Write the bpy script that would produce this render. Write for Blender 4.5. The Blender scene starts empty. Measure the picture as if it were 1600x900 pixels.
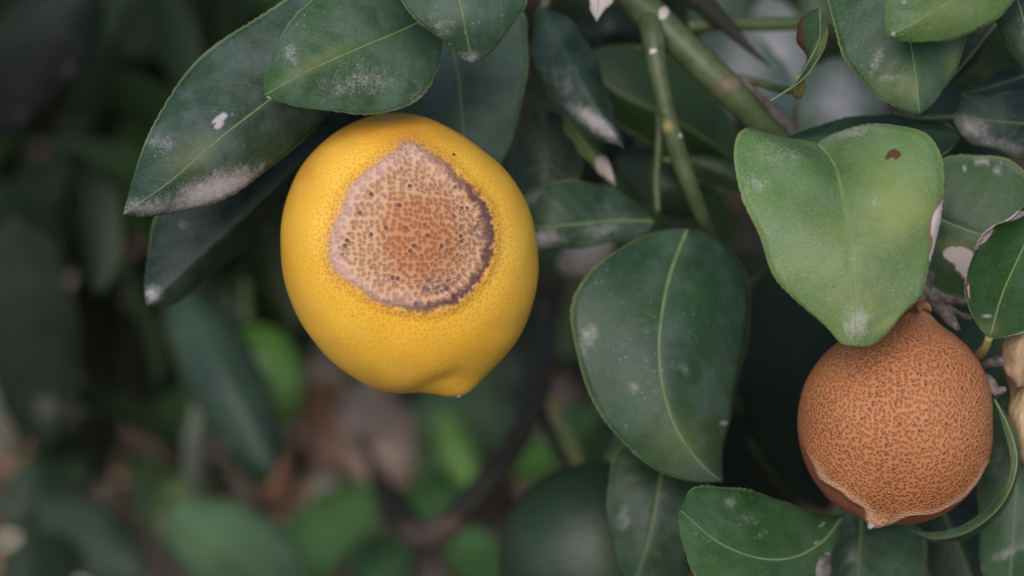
import bpy, math, random
import numpy as np
from mathutils import Vector, Matrix

random.seed(7); rng = np.random.default_rng(7)
scene = bpy.context.scene
COL = scene.collection

# ------------------------------------------------------------------ camera
CAM_H, PITCH = 0.75, math.radians(28)
K = 0.35 / 1600                      # metres per photo pixel per metre of distance
cam_d = bpy.data.cameras.new('camera'); cam = bpy.data.objects.new('camera', cam_d)
COL.objects.link(cam); scene.camera = cam
cam.location = (0, 0, CAM_H); cam.rotation_euler = (math.pi/2 - PITCH, 0, 0)
cam_d.sensor_width = 36; cam_d.lens = 36 / 0.35
cam_d.clip_start = 0.02; cam_d.clip_end = 300
cam_d.dof.use_dof = True; cam_d.dof.focus_distance = 0.793; cam_d.dof.aperture_fstop = 5.6
cam_d.dof.aperture_blades = 0

# ------------------------------------------------------------------ sky, sun, exposure
SUN_EL, SUN_AZ = math.radians(42), math.radians(190)      # azimuth clockwise from +Y: behind the camera, a little left
world = bpy.data.worlds.new('World'); scene.world = world; world.use_nodes = True
wn = world.node_tree.nodes; wl = world.node_tree.links
sky = wn.new('ShaderNodeTexSky'); sky.sky_type = 'NISHITA'; sky.sun_disc = False
sky.sun_elevation = SUN_EL; sky.sun_rotation = SUN_AZ
sky.air_density = 1.0; sky.dust_density = 1.0; sky.ozone_density = 1.0
bg = wn['Background']; bg.inputs['Strength'].default_value = 0.11
wl.new(sky.outputs[0], bg.inputs['Color'])
sun_d = bpy.data.lights.new('sun', 'SUN'); sun_d.energy = 1.5; sun_d.angle = math.radians(40)
sun_d.color = (1.0, 0.93, 0.84)
sun = bpy.data.objects.new('sun', sun_d); COL.objects.link(sun)
sdir = Vector((math.sin(SUN_AZ)*math.cos(SUN_EL), math.cos(SUN_AZ)*math.cos(SUN_EL), math.sin(SUN_EL)))
sun.rotation_euler = sdir.to_track_quat('Z', 'Y').to_euler()
scene.view_settings.view_transform = 'Standard'; scene.view_settings.look = 'None'
scene.view_settings.exposure = 1.05; scene.view_settings.gamma = 1.0
scene.cycles.use_denoising = True
scene.cycles.max_bounces = 8; scene.cycles.transparent_max_bounces = 8

# ------------------------------------------------------------------ pixel -> place
CL = np.array([0, 0, CAM_H])
FW = np.array([0, math.cos(PITCH), -math.sin(PITCH)]); RT = np.array([1.0, 0, 0]); UP = np.array([0, math.sin(PITCH), math.cos(PITCH)])
def W(px, py, dz):
    """photo pixel + distance (mm beyond 0.8 m) -> world; arrays allowed"""
    d = 0.8 + np.asarray(dz, float)/1000
    x = (np.asarray(px, float)-800)*K*d; y = (450-np.asarray(py, float))*K*d
    return CL + np.multiply.outer(d, FW) + np.multiply.outer(x, RT) + np.multiply.outer(y, UP)
def catmull(pts, n, arclen=True):
    p = np.array(pts, float)
    if p.ndim == 1: p = p[:, None]
    if len(p) == 2:
        t = np.linspace(0, 1, n)[:, None]; return p[0]*(1-t)+p[1]*t
    q = np.vstack([2*p[0]-p[1], p, 2*p[-1]-p[-2]]); out = []
    for i in range(1, len(q)-2):
        t = np.linspace(0, 1, 24, endpoint=False)[:, None]
        a, b, c, d = q[i-1], q[i], q[i+1], q[i+2]
        out.append(.5*((2*b)+(c-a)*t+(2*a-5*b+4*c-d)*t*t+(3*b-a-3*c+d)*t**3))
    out.append(p[-1:]); o = np.vstack(out)
    if arclen:
        s = np.r_[0, np.cumsum(np.linalg.norm(np.diff(o, axis=0), axis=1))]
    else:
        s = np.arange(len(o), dtype=float)
    x = np.linspace(0, s[-1], n)
    return np.stack([np.interp(x, s, o[:, j]) for j in range(o.shape[1])], 1)
def sstep(a, b, x):
    t = np.clip((x-a)/(b-a), 0, 1); return t*t*(3-2*t)

# ------------------------------------------------------------------ node helpers
def mat(name):
    m = bpy.data.materials.new(name); m.use_nodes = True
    nt = m.node_tree; return m, nt, nt.nodes['Principled BSDF']
class NT:
    def __init__(s, nt): s.nt = nt
    def n(s, typ, **kw):
        nd = s.nt.nodes.new(typ)
        for k, v in kw.items(): setattr(nd, k, v)
        return nd
    def put(s, sock, v):
        if isinstance(v, bpy.types.NodeSocket): s.nt.links.new(v, sock)
        elif v is not None: sock.default_value = v
    def math(s, op, a, b=None, c=None, clamp=False):
        nd = s.n('ShaderNodeMath', operation=op, use_clamp=clamp)
        s.put(nd.inputs[0], a); s.put(nd.inputs[1], b)
        if c is not None: s.put(nd.inputs[2], c)
        return nd.outputs[0]
    def step(s, x, a, b):
        nd = s.n('ShaderNodeMapRange', interpolation_type='SMOOTHSTEP')
        s.put(nd.inputs[0], x); nd.inputs[1].default_value = a; nd.inputs[2].default_value = b
        return nd.outputs[0]
    def mix(s, f, a, b, blend='MIX'):
        nd = s.n('ShaderNodeMix', data_type='RGBA', blend_type=blend)
        s.put(nd.inputs[0], f)
        for so, v in ((nd.inputs[6], a), (nd.inputs[7], b)):
            s.put(so, v if isinstance(v, bpy.types.NodeSocket) else (tuple(v)+(1,) if len(v) == 3 else v))
        return nd.outputs[2]
    def attr(s, name): return s.n('ShaderNodeAttribute', attribute_name=name)
    def noise(s, vec, scale, detail=3, rough=.55):
        nd = s.n('ShaderNodeTexNoise'); s.put(nd.inputs['Vector'], vec)
        nd.inputs['Scale'].default_value = scale; nd.inputs['Detail'].default_value = detail; nd.inputs['Roughness'].default_value = rough
        return nd.outputs['Fac']
    def voro(s, vec, scale, feature='F1', rnd=1.0, dim='3D'):
        nd = s.n('ShaderNodeTexVoronoi', feature=feature, voronoi_dimensions=dim); s.put(nd.inputs['Vector'], vec)
        nd.inputs['Scale'].default_value = scale; nd.inputs['Randomness'].default_value = rnd
        return nd
    def bump(s, h, strength, dist, normal=None):
        nd = s.n('ShaderNodeBump'); nd.inputs['Strength'].default_value = strength; nd.inputs['Distance'].default_value = dist
        s.put(nd.inputs['Height'], h)
        if normal is not None: s.put(nd.inputs['Normal'], normal)
        return nd.outputs[0]

# ------------------------------------------------------------------ materials
def leaf_material(name, under=False):
    m, nt, b = mat(name); g = NT(nt)
    oi = g.n('ShaderNodeObjectInfo'); tc = g.n('ShaderNodeTexCoord')
    mp = g.n('ShaderNodeVectorMath', operation='ADD'); g.put(mp.inputs[0], tc.outputs['Object'])
    rv = g.n('ShaderNodeCombineXYZ'); g.put(rv.inputs[0], oi.outputs['Random']); g.put(rv.inputs[2], g.math('MULTIPLY', oi.outputs['Random'], 3.7))
    g.put(mp.inputs[1], rv.outputs[0]); vec = mp.outputs[0]
    uv = g.n('ShaderNodeSeparateXYZ'); g.put(uv.inputs[0], g.n('ShaderNodeUVMap', uv_map='UVMap').outputs[0])
    U = uv.outputs[0]; V = g.math('ABSOLUTE', g.math('MULTIPLY_ADD', uv.outputs[1], 2.0, -1.0))
    base = oi.outputs['Color']
    big = g.noise(vec, 45, 3); fine = g.noise(vec, 420, 4, .65); mid = g.noise(vec, 150, 4, .6)
    dark = g.mix(1.0, base, (.62, .70, .72), 'MULTIPLY'); light = g.mix(1.0, base, (1.35, 1.25, 1.05), 'MULTIPLY')
    c = g.mix(g.step(big, .3, .7), dark, light)
    c = g.mix(g.math('MULTIPLY', g.step(mid, .35, .75), .35), c, g.mix(1.0, base, (1.25, 1.3, 1.25), 'MULTIPLY'))
    grain = g.noise(vec, 1900, 2, .7); gland = g.voro(vec, 1300).outputs['Distance']
    c = g.mix(g.math('MULTIPLY', g.step(grain, .42, .72), .75), c, g.mix(1.0, base, (1.9, 1.75, 1.6), 'MULTIPLY'))
    # side veins: chevrons running from the midrib to the margin
    ph = g.math('ADD', g.math('MULTIPLY_ADD', V, -.22, U), g.math('MULTIPLY', big, .05))
    vein = g.math('ABSOLUTE', g.math('SINE', g.math('MULTIPLY', ph, math.pi*9.5)))
    vline = g.math('SUBTRACT', 1.0, g.step(vein, .0, .17))
    vline = g.math('MULTIPLY', vline, g.math('SUBTRACT', 1.0, g.step(V, .55, .95)))
    c = g.mix(g.math('MULTIPLY', vline, .09), c, g.mix(1.0, base, (1.7, 1.5, 1.1), 'MULTIPLY'))
    rib = g.math('SUBTRACT', 1.0, g.step(V, .0, .06))
    c = g.mix(g.math('MULTIPLY', rib, .55), c, g.mix(1.0, base, (1.9, 1.75, 1.35), 'MULTIPLY'))
    edge = g.step(V, .955, .995)
    c = g.mix(g.math('MULTIPLY', edge, .65), c, (.22, .27, .10))
    mk = g.attr('marks'); mr = g.n('ShaderNodeSeparateColor'); g.put(mr.inputs[0], mk.outputs['Color'])
    dust, yel, brn = mr.outputs[0], mr.outputs[1], mr.outputs[2]
    pale = g.attr('pale').outputs['Fac']
    c = g.mix(g.math('MULTIPLY', yel, g.math('MULTIPLY_ADD', big, .8, .4), clamp=True), c, (.26, .27, .065))
    # powdery residue: even film + patches
    film = g.math('MULTIPLY', g.step(g.noise(vec, 75, 5, .6), .38, .72), oi.outputs['Alpha'])
    dn = g.math('MULTIPLY_ADD', g.math('SUBTRACT', grain, .5), 1.0, g.math('MULTIPLY_ADD', g.math('SUBTRACT', fine, .5), .9, dust))
    patch = g.math('MULTIPLY', g.step(dn, .05, 1.05), g.step(dust, .02, .25))
    sp = g.voro(vec, 480); spk = g.math('SUBTRACT', 1.0, g.step(sp.outputs['Distance'], .06, .17))
    spk = g.math('MULTIPLY', spk, g.step(g.noise(vec, 60, 2), .52, .66))
    spk = g.math('MULTIPLY', spk, g.step(oi.outputs['Alpha'], .05, .45))
    c = g.mix(g.math('MULTIPLY', film, g.math('MULTIPLY_ADD', fine, .6, .1)), c, (.20, .24, .25))
    c = g.mix(g.math('MULTIPLY', patch, .72), c, (.50, .44, .45))
    c = g.mix(g.math('MULTIPLY', spk, .35), c, (.50, .52, .50))
    c = g.mix(g.step(g.math('MULTIPLY_ADD', g.math('SUBTRACT', fine, .5), .9, brn), .35, .6), c, (.085, .035, .018))
    pl = g.step(g.math('MULTIPLY_ADD', g.math('SUBTRACT', mid, .5), .5, pale), .42, .56)
    c = g.mix(pl, c, g.mix(mid, (.35, .27, .25), (.56, .48, .465)))
    rim = g.math('MULTIPLY', g.step(pale, .18, .42), g.math('SUBTRACT', 1.0, pl))
    c = g.mix(g.math('MULTIPLY', rim, .75), c, (.16, .10, .04))
    if under: c = g.mix(.45, c, (.17, .22, .12))
    g.put(b.inputs['Base Color'], c)
    r = g.math('MULTIPLY_ADD', mid, .22, .60 if under else .33)
    r = g.math('ADD', r, g.math('MULTIPLY', g.math('MAXIMUM', g.math('MAXIMUM', patch, film), pl), .28))
    g.put(b.inputs['Roughness'], r); b.inputs['Specular IOR Level'].default_value = .27
    h = g.math('MULTIPLY_ADD', fine, .45, g.math('MULTIPLY_ADD', gland, .16, g.math('MULTIPLY', mid, .7)))
    h = g.math('SUBTRACT', h, g.math('MULTIPLY', vline, .12 if not under else -.5))
    g.put(b.inputs['Normal'], g.bump(h, .42, .0006))
    tr = g.n('ShaderNodeBsdfTranslucent'); g.put(tr.inputs['Color'], g.mix(1.0, c, (1.5, 1.7, .7), 'MULTIPLY'))
    ms = g.n('ShaderNodeMixShader'); ms.inputs[0].default_value = .14
    out = nt.nodes['Material Output']
    nt.links.new(b.outputs[0], ms.inputs[1]); nt.links.new(tr.outputs[0], ms.inputs[2]); nt.links.new(ms.outputs[0], out.inputs[0])
    return m
M_LEAF = leaf_material('leaf_upper'); M_UNDER = leaf_material('leaf_underside', True)

def simple(name, c1, c2, scale, rough=.6, bump=.4, dist=.0006, c3=None, spec=.4):
    m, nt, b = mat(name); g = NT(nt); tc = g.n('ShaderNodeTexCoord')
    n1 = g.noise(tc.outputs['Object'], scale, 5, .62); n2 = g.noise(tc.outputs['Object'], scale*5, 3, .6)
    c = g.mix(g.step(n1, .32, .68), c1, c2)
    if c3: c = g.mix(g.step(n2, .58, .72), c, c3)
    mk = g.attr('marks'); mr = g.n('ShaderNodeSeparateColor'); g.put(mr.inputs[0], mk.outputs['Color'])
    c = g.mix(g.step(g.math('MULTIPLY_ADD', g.math('SUBTRACT', n2, .5), .6, mr.outputs[0]), .4, .55), c, (.40, .33, .31))
    c = g.mix(mr.outputs[1], c, (.34, .26, .06)); c = g.mix(g.math('MULTIPLY', mr.outputs[2], .9), c, (.16, .10, .075))
    g.put(b.inputs['Base Color'], c); b.inputs['Roughness'].default_value = rough; b.inputs['Specular IOR Level'].default_value = .25 if rough > .5 else .5; b.inputs['Specular IOR Level'].default_value = spec
    g.put(b.inputs['Normal'], g.bump(g.math('ADD', n1, n2), bump, dist)); return m
M_TWIG = simple('green_twig', (.036, .054, .019), (.066, .084, .032), 160, .5, .5, .0005, (.085, .098, .048))
M_DARKTWIG = simple('dark_twig', (.008, .009, .006), (.022, .018, .013), 90, .85)
M_RIB = simple('midrib', (.11, .16, .06), (.17, .21, .085), 200, .5, .3)
M_PETIOLE = simple('petiole', (.17, .17, .05), (.24, .21, .075), 200, .5, .3)
M_GREY = simple('grey_wood', (.065, .048, .04), (.20, .17, .155), 260, .85, .9, .001, (.05, .035, .03))
M_BARK = simple('bark', (.07, .055, .042), (.15, .125, .10), 60, .9, .9, .004)
M_DEAD = simple('dead_leaf', (.27, .165, .085), (.46, .33, .20), 70, .75, .5, .001, (.36, .24, .13))
M_CALYX = simple('calyx', (.15, .06, .03), (.32, .15, .07), 300, .8, .7)
M_BUTTON = simple('style_scar', (.20, .13, .11), (.42, .32, .30), 500, .7)
M_CHEW = simple('fleck', (.30, .26, .24), (.55, .47, .45), 600, .8)

def peel_material():
    m, nt, b = mat('lemon_peel'); g = NT(nt); tc = g.n('ShaderNodeTexCoord'); vec = tc.outputs['Object']
    sc = g.attr('scar').outputs['Fac']            # >0 inside the scar, in units of 60 photo pixels
    ste = g.attr('steep').outputs['Fac']; dirt = g.attr('dirt').outputs['Fac']; org = g.attr('orange').outputs['Fac']
    wob = g.noise(vec, 260, 4, .6); wob2 = g.noise(vec, 900, 3, .6); big = g.noise(vec, 42, 3)
    s = g.math('ADD', sc, g.math('MULTIPLY_ADD', wob, .30, -.15)); s = g.math('ADD', s, g.math('MULTIPLY_ADD', wob2, .16, -.08))
    # pores
    fuv = g.n('ShaderNodeUVMap', uv_map='UVMap').outputs[0]
    wv = g.n('ShaderNodeTexNoise'); g.put(wv.inputs['Vector'], vec); wv.inputs['Scale'].default_value = 600
    wsc = g.n('ShaderNodeVectorMath', operation='SCALE'); g.put(wsc.inputs[0], wv.outputs['Color']); wsc.inputs['Scale'].default_value = .0007
    wad = g.n('ShaderNodeVectorMath', operation='ADD'); g.put(wad.inputs[0], fuv); g.put(wad.inputs[1], wsc.outputs[0])
    po = g.voro(wad.outputs[0], 680, rnd=.8, dim='2D'); pd = po.outputs['Distance']
    py_ = g.voro(wad.outputs[0], 840, rnd=.9, dim='2D').outputs['Distance']; heart = g.attr('heart').outputs['Fac']
    pore = g.math('SUBTRACT', 1.0, g.step(py_, .0, .48))
    ps = g.voro(fuv, 1250, rnd=1.0, dim='2D').outputs['Distance']
    yel = g.mix(g.step(big, .3, .7), (.74, .40, .034), (.80, .465, .055))
    yel = g.mix(g.math('MULTIPLY', org, g.math('MULTIPLY_ADD', wob, .7, .35), clamp=True), yel, (.56, .225, .02))
    near = g.step(sc, -1.0, -.05)                 # rind turns browner toward the scar
    pamt = g.math('MULTIPLY', pore, g.math('MULTIPLY_ADD', near, .40, g.math('MULTIPLY_ADD', g.noise(vec, 90, 2), .40, .04)))
    yel = g.mix(pamt, yel, (.50, .17, .012))
    yel = g.mix(g.math('MULTIPLY', g.step(s, -.42, -.03), g.math('MULTIPLY_ADD', pore, .45, .32)), yel, (.40, .15, .045))
    # bleached wax scuffs
    sfn = g.step(g.noise(vec, 110, 5, .65), .60, .74)
    yel = g.mix(g.math('MULTIPLY', sfn, .30), yel, (.74, .50, .22))
    spot = g.math('SUBTRACT', 1.0, g.step(g.voro(vec, 95).outputs['Distance'], .035, .07))
    yel = g.mix(g.math('MULTIPLY', spot, g.step(g.noise(vec, 70, 1), .56, .6)), yel, (.06, .045, .03))
    # scar
    cen = g.step(g.math('MULTIPLY_ADD', g.math('SUBTRACT', wob, .5), .9, heart), .1, .85)
    net = g.mix(cen, (.51, .31, .185), (.42, .185, .078))
    dot = g.mix(cen, (.37, .20, .115), (.30, .105, .038))
    cn = g.n('ShaderNodeSeparateColor'); g.put(cn.inputs[0], po.outputs['Color'])
    dot = g.mix(g.math('MULTIPLY', g.step(cn.outputs[0], .3, 1.0), .45), dot, (.27, .11, .06)); dot = g.mix(g.step(cn.outputs[1], .93, .99), dot, (.11, .055, .05))
    dots = g.math('SUBTRACT', 1.0, g.step(g.math('MULTIPLY_ADD', wob2, .25, pd), .43, .72))
    scar = g.mix(dots, net, dot)
    scar = g.mix(g.step(g.math('MULTIPLY_ADD', g.math('SUBTRACT', wob2, .5), 2.2, g.math('MULTIPLY_ADD', g.math('SUBTRACT', wob, .5), 1.2, dirt)), .45, .85), scar, (.13, .09, .085))
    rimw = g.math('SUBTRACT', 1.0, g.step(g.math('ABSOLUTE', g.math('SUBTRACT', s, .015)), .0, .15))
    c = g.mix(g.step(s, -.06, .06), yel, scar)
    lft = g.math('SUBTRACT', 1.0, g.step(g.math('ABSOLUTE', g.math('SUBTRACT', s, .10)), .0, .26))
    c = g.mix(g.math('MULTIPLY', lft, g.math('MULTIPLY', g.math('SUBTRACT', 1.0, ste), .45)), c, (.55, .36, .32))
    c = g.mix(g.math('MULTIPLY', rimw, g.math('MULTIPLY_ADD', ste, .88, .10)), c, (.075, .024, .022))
    g.put(b.inputs['Base Color'], c)
    ins = g.step(s, -.05, .08)
    g.put(b.inputs['Roughness'], g.math('ADD', g.math('MULTIPLY_ADD', ins, .36, .40), g.math('MULTIPLY', wob, .1)))
    b.inputs['Specular IOR Level'].default_value = .38
    b.inputs['Subsurface Weight'].default_value = .12; b.inputs['Subsurface Radius'].default_value = (.004, .002, .0006); b.inputs['Subsurface Scale'].default_value = .5
    hp = g.math('MULTIPLY', g.step(pd, .0, .5), 1.0); hp2 = g.math('MULTIPLY', g.step(ps, 0, .55), .35)
    h = g.math('MULTIPLY', g.math('ADD', hp, hp2), g.math('MULTIPLY_ADD', ins, .9, .16))
    h = g.math('ADD', h, g.math('MULTIPLY', g.math('MULTIPLY', wob2, rimw), 1.4))
    g.put(b.inputs['Normal'], g.bump(h, .55, .00042)); return m
M_PEEL = peel_material()

def brown_peel():
    m, nt, b = mat('scorched_peel'); g = NT(nt); tc = g.n('ShaderNodeTexCoord'); vec = tc.outputs['Object']
    und = g.attr('under').outputs['Fac']; lip = g.attr('lip').outputs['Fac']
    wob = g.noise(vec, 120, 4, .6); w2 = g.noise(vec, 1000, 3, .6); big = g.noise(vec, 55, 3)
    dv = g.n('ShaderNodeVectorMath', operation='ADD'); g.put(dv.inputs[0], g.n('ShaderNodeUVMap', uv_map='UVMap').outputs[0])
    nc = g.n('ShaderNodeTexNoise'); g.put(nc.inputs['Vector'], vec); nc.inputs['Scale'].default_value = 500
    sc = g.n('ShaderNodeVectorMath', operation='SCALE'); g.put(sc.inputs[0], nc.outputs['Color']); sc.inputs['Scale'].default_value = .0009
    g.put(dv.inputs[1], sc.outputs[0])
    po = g.voro(dv.outputs[0], 980, rnd=.95, dim='2D'); pd = po.outputs['Distance']
    net = g.mix(g.step(big, .3, .7), (.37, .145, .052), (.42, .18, .07))
    dot = g.mix(g.step(big, .35, .65), (.26, .08, .028), (.31, .105, .038))
    cn = g.n('ShaderNodeSeparateColor'); g.put(cn.inputs[0], po.outputs['Color'])
    dot = g.mix(g.step(cn.outputs[0], .86, .98), dot, (.115, .04, .03))
    dots = g.math('SUBTRACT', 1.0, g.step(g.math('MULTIPLY_ADD', w2, .35, pd), .42, .72))
    c = g.mix(dots, net, dot)
    c = g.mix(g.math('MULTIPLY', g.step(wob, .45, .8), .4), c, (.30, .10, .042))
    dk = g.step(g.noise(vec, 210, 3, .6), .69, .76); c = g.mix(g.math('MULTIPLY', dk, .6), c, (.12, .05, .035))
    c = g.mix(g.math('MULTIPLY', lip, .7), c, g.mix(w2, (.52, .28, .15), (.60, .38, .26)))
    c = g.mix(und, c, g.mix(w2, (.21, .062, .032), (.33, .115, .06)))  # maroon underside, its shade below the lip put into the colour
    sp = g.math('SUBTRACT', 1.0, g.step(g.voro(vec, 130).outputs['Distance'], .03, .05)); c = g.mix(g.math('MULTIPLY', sp, .8), c, (.6, .5, .45))
    g.put(b.inputs['Base Color'], c); b.inputs['Roughness'].default_value = .62; b.inputs['Specular IOR Level'].default_value = .3
    h = g.math('MULTIPLY', g.step(pd, .05, .55), g.math('SUBTRACT', 1.0, g.math('MULTIPLY', und, .6)))
    g.put(b.inputs['Normal'], g.bump(g.math('MULTIPLY_ADD', w2, .4, h), .6, .00035)); return m
M_BROWN = brown_peel()
def green_peel(name, c1, c2, rough=.4):
    m, nt, b = mat(name); g = NT(nt); vec = g.n('ShaderNodeTexCoord').outputs['Object']
    c = g.mix(g.step(g.noise(vec, 40, 3), .3, .7), c1, c2); pd = g.voro(vec, 640).outputs['Distance']
    c = g.mix(g.math('MULTIPLY', g.math('SUBTRACT', 1.0, g.step(pd, .1, .4)), .3), c, tuple(x*1.6 for x in c1))
    g.put(b.inputs['Base Color'], c); b.inputs['Roughness'].default_value = rough
    g.put(b.inputs['Normal'], g.bump(g.step(pd, 0, .5), .4, .0004)); return m
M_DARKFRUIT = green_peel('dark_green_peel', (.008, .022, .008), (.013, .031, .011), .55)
M_LIMEFRUIT = green_peel('lime_green_peel', (.05, .125, .02), (.075, .16, .028))

def ground_mat():
    m, nt, b = mat('soil'); g = NT(nt); vec = g.n('ShaderNodeTexCoord').outputs['Object']
    n1 = g.noise(vec, 9, 6, .65); n2 = g.noise(vec, 70, 5, .6)
    c = g.mix(g.step(n1, .35, .65), (.075, .047, .036), (.15, .10, .078)); c = g.mix(g.step(n2, .5, .7), c, (.21, .15, .12))
    g.put(b.inputs['Base Color'], c); b.inputs['Roughness'].default_value = .95
    g.put(b.inputs['Normal'], g.bump(g.math('ADD', n1, n2), .8, .02)); return m
M_SOIL = ground_mat()
def chip_mat():
    m, nt, b = mat('mulch'); g = NT(nt); vec = g.n('ShaderNodeTexCoord').outputs['Object']
    t = g.attr('tint').outputs['Color']; n = g.noise(vec, 160, 4, .6)
    g.put(b.inputs['Base Color'], g.mix(1.0, t, g.mix(n, (.65, .62, .6), (1.25, 1.25, 1.25)), 'MULTIPLY'))
    b.inputs['Roughness'].default_value = .85; g.put(b.inputs['Normal'], g.bump(n, .6, .001)); return m
M_CHIP = chip_mat()
def litter_mat():
    m, nt, b = mat('leaf_litter'); g = NT(nt); oi = g.n('ShaderNodeObjectInfo'); n = g.noise(g.n('ShaderNodeTexCoord').outputs['Object'], 120, 4, .6)
    g.put(b.inputs['Base Color'], g.mix(1.0, oi.outputs['Color'], g.mix(n, (.65, .62, .6), (1.25, 1.25, 1.25)), 'MULTIPLY'))
    b.inputs['Roughness'].default_value = .8; g.put(b.inputs['Normal'], g.bump(n, .6, .001)); return m
M_LITTER = litter_mat()

# ------------------------------------------------------------------ mesh helpers
def make_obj(name, verts, faces, mats, parent=None, loc=None, uv=None, attrs=None, midx=None, smooth=True):
    verts = np.asarray(verts, float); loc = np.array(loc if loc is not None else verts.mean(0), float)
    me = bpy.data.meshes.new(name); v = verts-loc
    if isinstance(faces, np.ndarray):
        nf, k = faces.shape
        me.vertices.add(len(v)); me.vertices.foreach_set('co', v.astype(np.float32).ravel())
        me.loops.add(nf*k); me.loops.foreach_set('vertex_index', faces.astype(np.int32).ravel())
        me.polygons.add(nf); me.polygons.foreach_set('loop_start', np.arange(0, nf*k, k, dtype=np.int32))
        me.update(calc_edges=True)
    else:
        me.from_pydata([tuple(x) for x in v], [], [tuple(f) for f in faces]); me.update()
    for m in (mats if isinstance(mats, (list, tuple)) else [mats]): me.materials.append(m)
    if midx is not None: me.polygons.foreach_set('material_index', np.asarray(midx, np.int32))
    me.polygons.foreach_set('use_smooth', np.full(len(me.polygons), smooth))
    if uv is not None:
        lay = me.uv_layers.new(name='UVMap'); li = np.empty(len(me.loops), np.int32); me.loops.foreach_get('vertex_index', li)
        lay.data.foreach_set('uv', np.asarray(uv, np.float32)[li].ravel())
    for k_, a in (attrs or {}).items():
        a = np.asarray(a, np.float32)
        if a.ndim == 1:
            at = me.attributes.new(k_, 'FLOAT', 'POINT'); at.data.foreach_set('value', a)
        else:
            at = me.attributes.new(k_, 'FLOAT_COLOR', 'POINT'); at.data.foreach_set('color', np.c_[a, np.ones(len(a))].astype(np.float32).ravel())
    o = bpy.data.objects.new(name, me); COL.objects.link(o)
    o.location = loc
    if parent is not None:
        o.parent = parent; o.location = Vector(loc)-world_loc(parent)
    return o
def world_loc(o):
    v = Vector(o.location); p = o.parent
    while p: v += Vector(p.location); p = p.parent
    return v
def empty(name, loc, label, cat, group=None):
    o = bpy.data.objects.new(name, None); COL.objects.link(o); o.location = Vector([float(x) for x in loc]); o.empty_display_size = .02
    o['label'] = label; o['category'] = cat
    if group: o['group'] = group
    return o
def grid_faces(nu, nv, wrap=False, off=0):
    i = np.arange(nu-1)[:, None]; j = np.arange(nv if wrap else nv-1)[None, :]; j2 = (j+1) % nv
    return np.stack([i*nv+j, i*nv+j2, (i+1)*nv+j2, (i+1)*nv+j], -1).reshape(-1, 4)+off
def to_px(p):
    q = p-CL; d = q@FW; return 800+(q@RT)/(K*d), 450-(q@UP)/(K*d)
def blobs(px, py, spots):
    mk = np.zeros((len(px), 3)); pale = np.zeros(len(px))
    for s in spots or []:
        kind, cx, cy, rx, ry, ang, st = s; a = math.radians(ang)
        dx, dy = px-cx, py-cy; x = (dx*math.cos(a)+dy*math.sin(a))/rx; y = (-dx*math.sin(a)+dy*math.cos(a))/ry
        q = np.sqrt(x*x+y*y); soft = st*np.exp(-q*q); hard = st*(1-sstep(.7, 1.25, q))
        if kind == 'd': mk[:, 0] = np.maximum(mk[:, 0], soft)
        elif kind == 'D': mk[:, 0] = np.maximum(mk[:, 0], hard)
        elif kind == 'y': mk[:, 1] = np.maximum(mk[:, 1], soft)
        elif kind == 'b': mk[:, 2] = np.maximum(mk[:, 2], hard)
        elif kind == 'p': pale = np.maximum(pale, hard)
    return mk, pale
def tube(name, pts, radii, material, parent=None, segs=16, step=.0012, spots=None, knob=0, cap=True):
    """pts are (px,py,dz) or world points (3-tuples with world=True via ndarray)"""
    if isinstance(pts, np.ndarray): P = pts
    else: P = W([p[0] for p in pts], [p[1] for p in pts], [p[2] for p in pts])
    L = np.linalg.norm(np.diff(P, axis=0), axis=1).sum(); n = int(np.clip(L/step, 6, 260))
    C = catmull(P, n); r = catmull(np.array(radii, float), n, arclen=False)[:, 0]
    if knob: r = r*(1+knob*np.interp(np.arange(n), np.arange(0, n+9, 9), rng.normal(0, 1, len(np.arange(0, n+9, 9)))))
    T = np.gradient(C, axis=0); T /= np.linalg.norm(T, axis=1)[:, None]+1e-12
    A = np.cross(T, [0.13, .21, .97]); A /= np.linalg.norm(A, axis=1)[:, None]; B = np.cross(T, A)
    th = np.linspace(0, 2*math.pi, segs, endpoint=False)
    V = (C[:, None]+r[:, None, None]*(A[:, None]*np.cos(th)[None, :, None]+B[:, None]*np.sin(th)[None, :, None])).reshape(-1, 3)
    F = [tuple(f) for f in grid_faces(n, segs, True)]
    if cap:
        F.append(tuple(range(segs))[::-1]); F.append(tuple(range((n-1)*segs, n*segs)))
    px, py = to_px(V); mk, _ = blobs(px, py, spots)
    return make_obj(name, V, F, material, parent, loc=C[0], attrs={'marks': mk})

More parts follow.
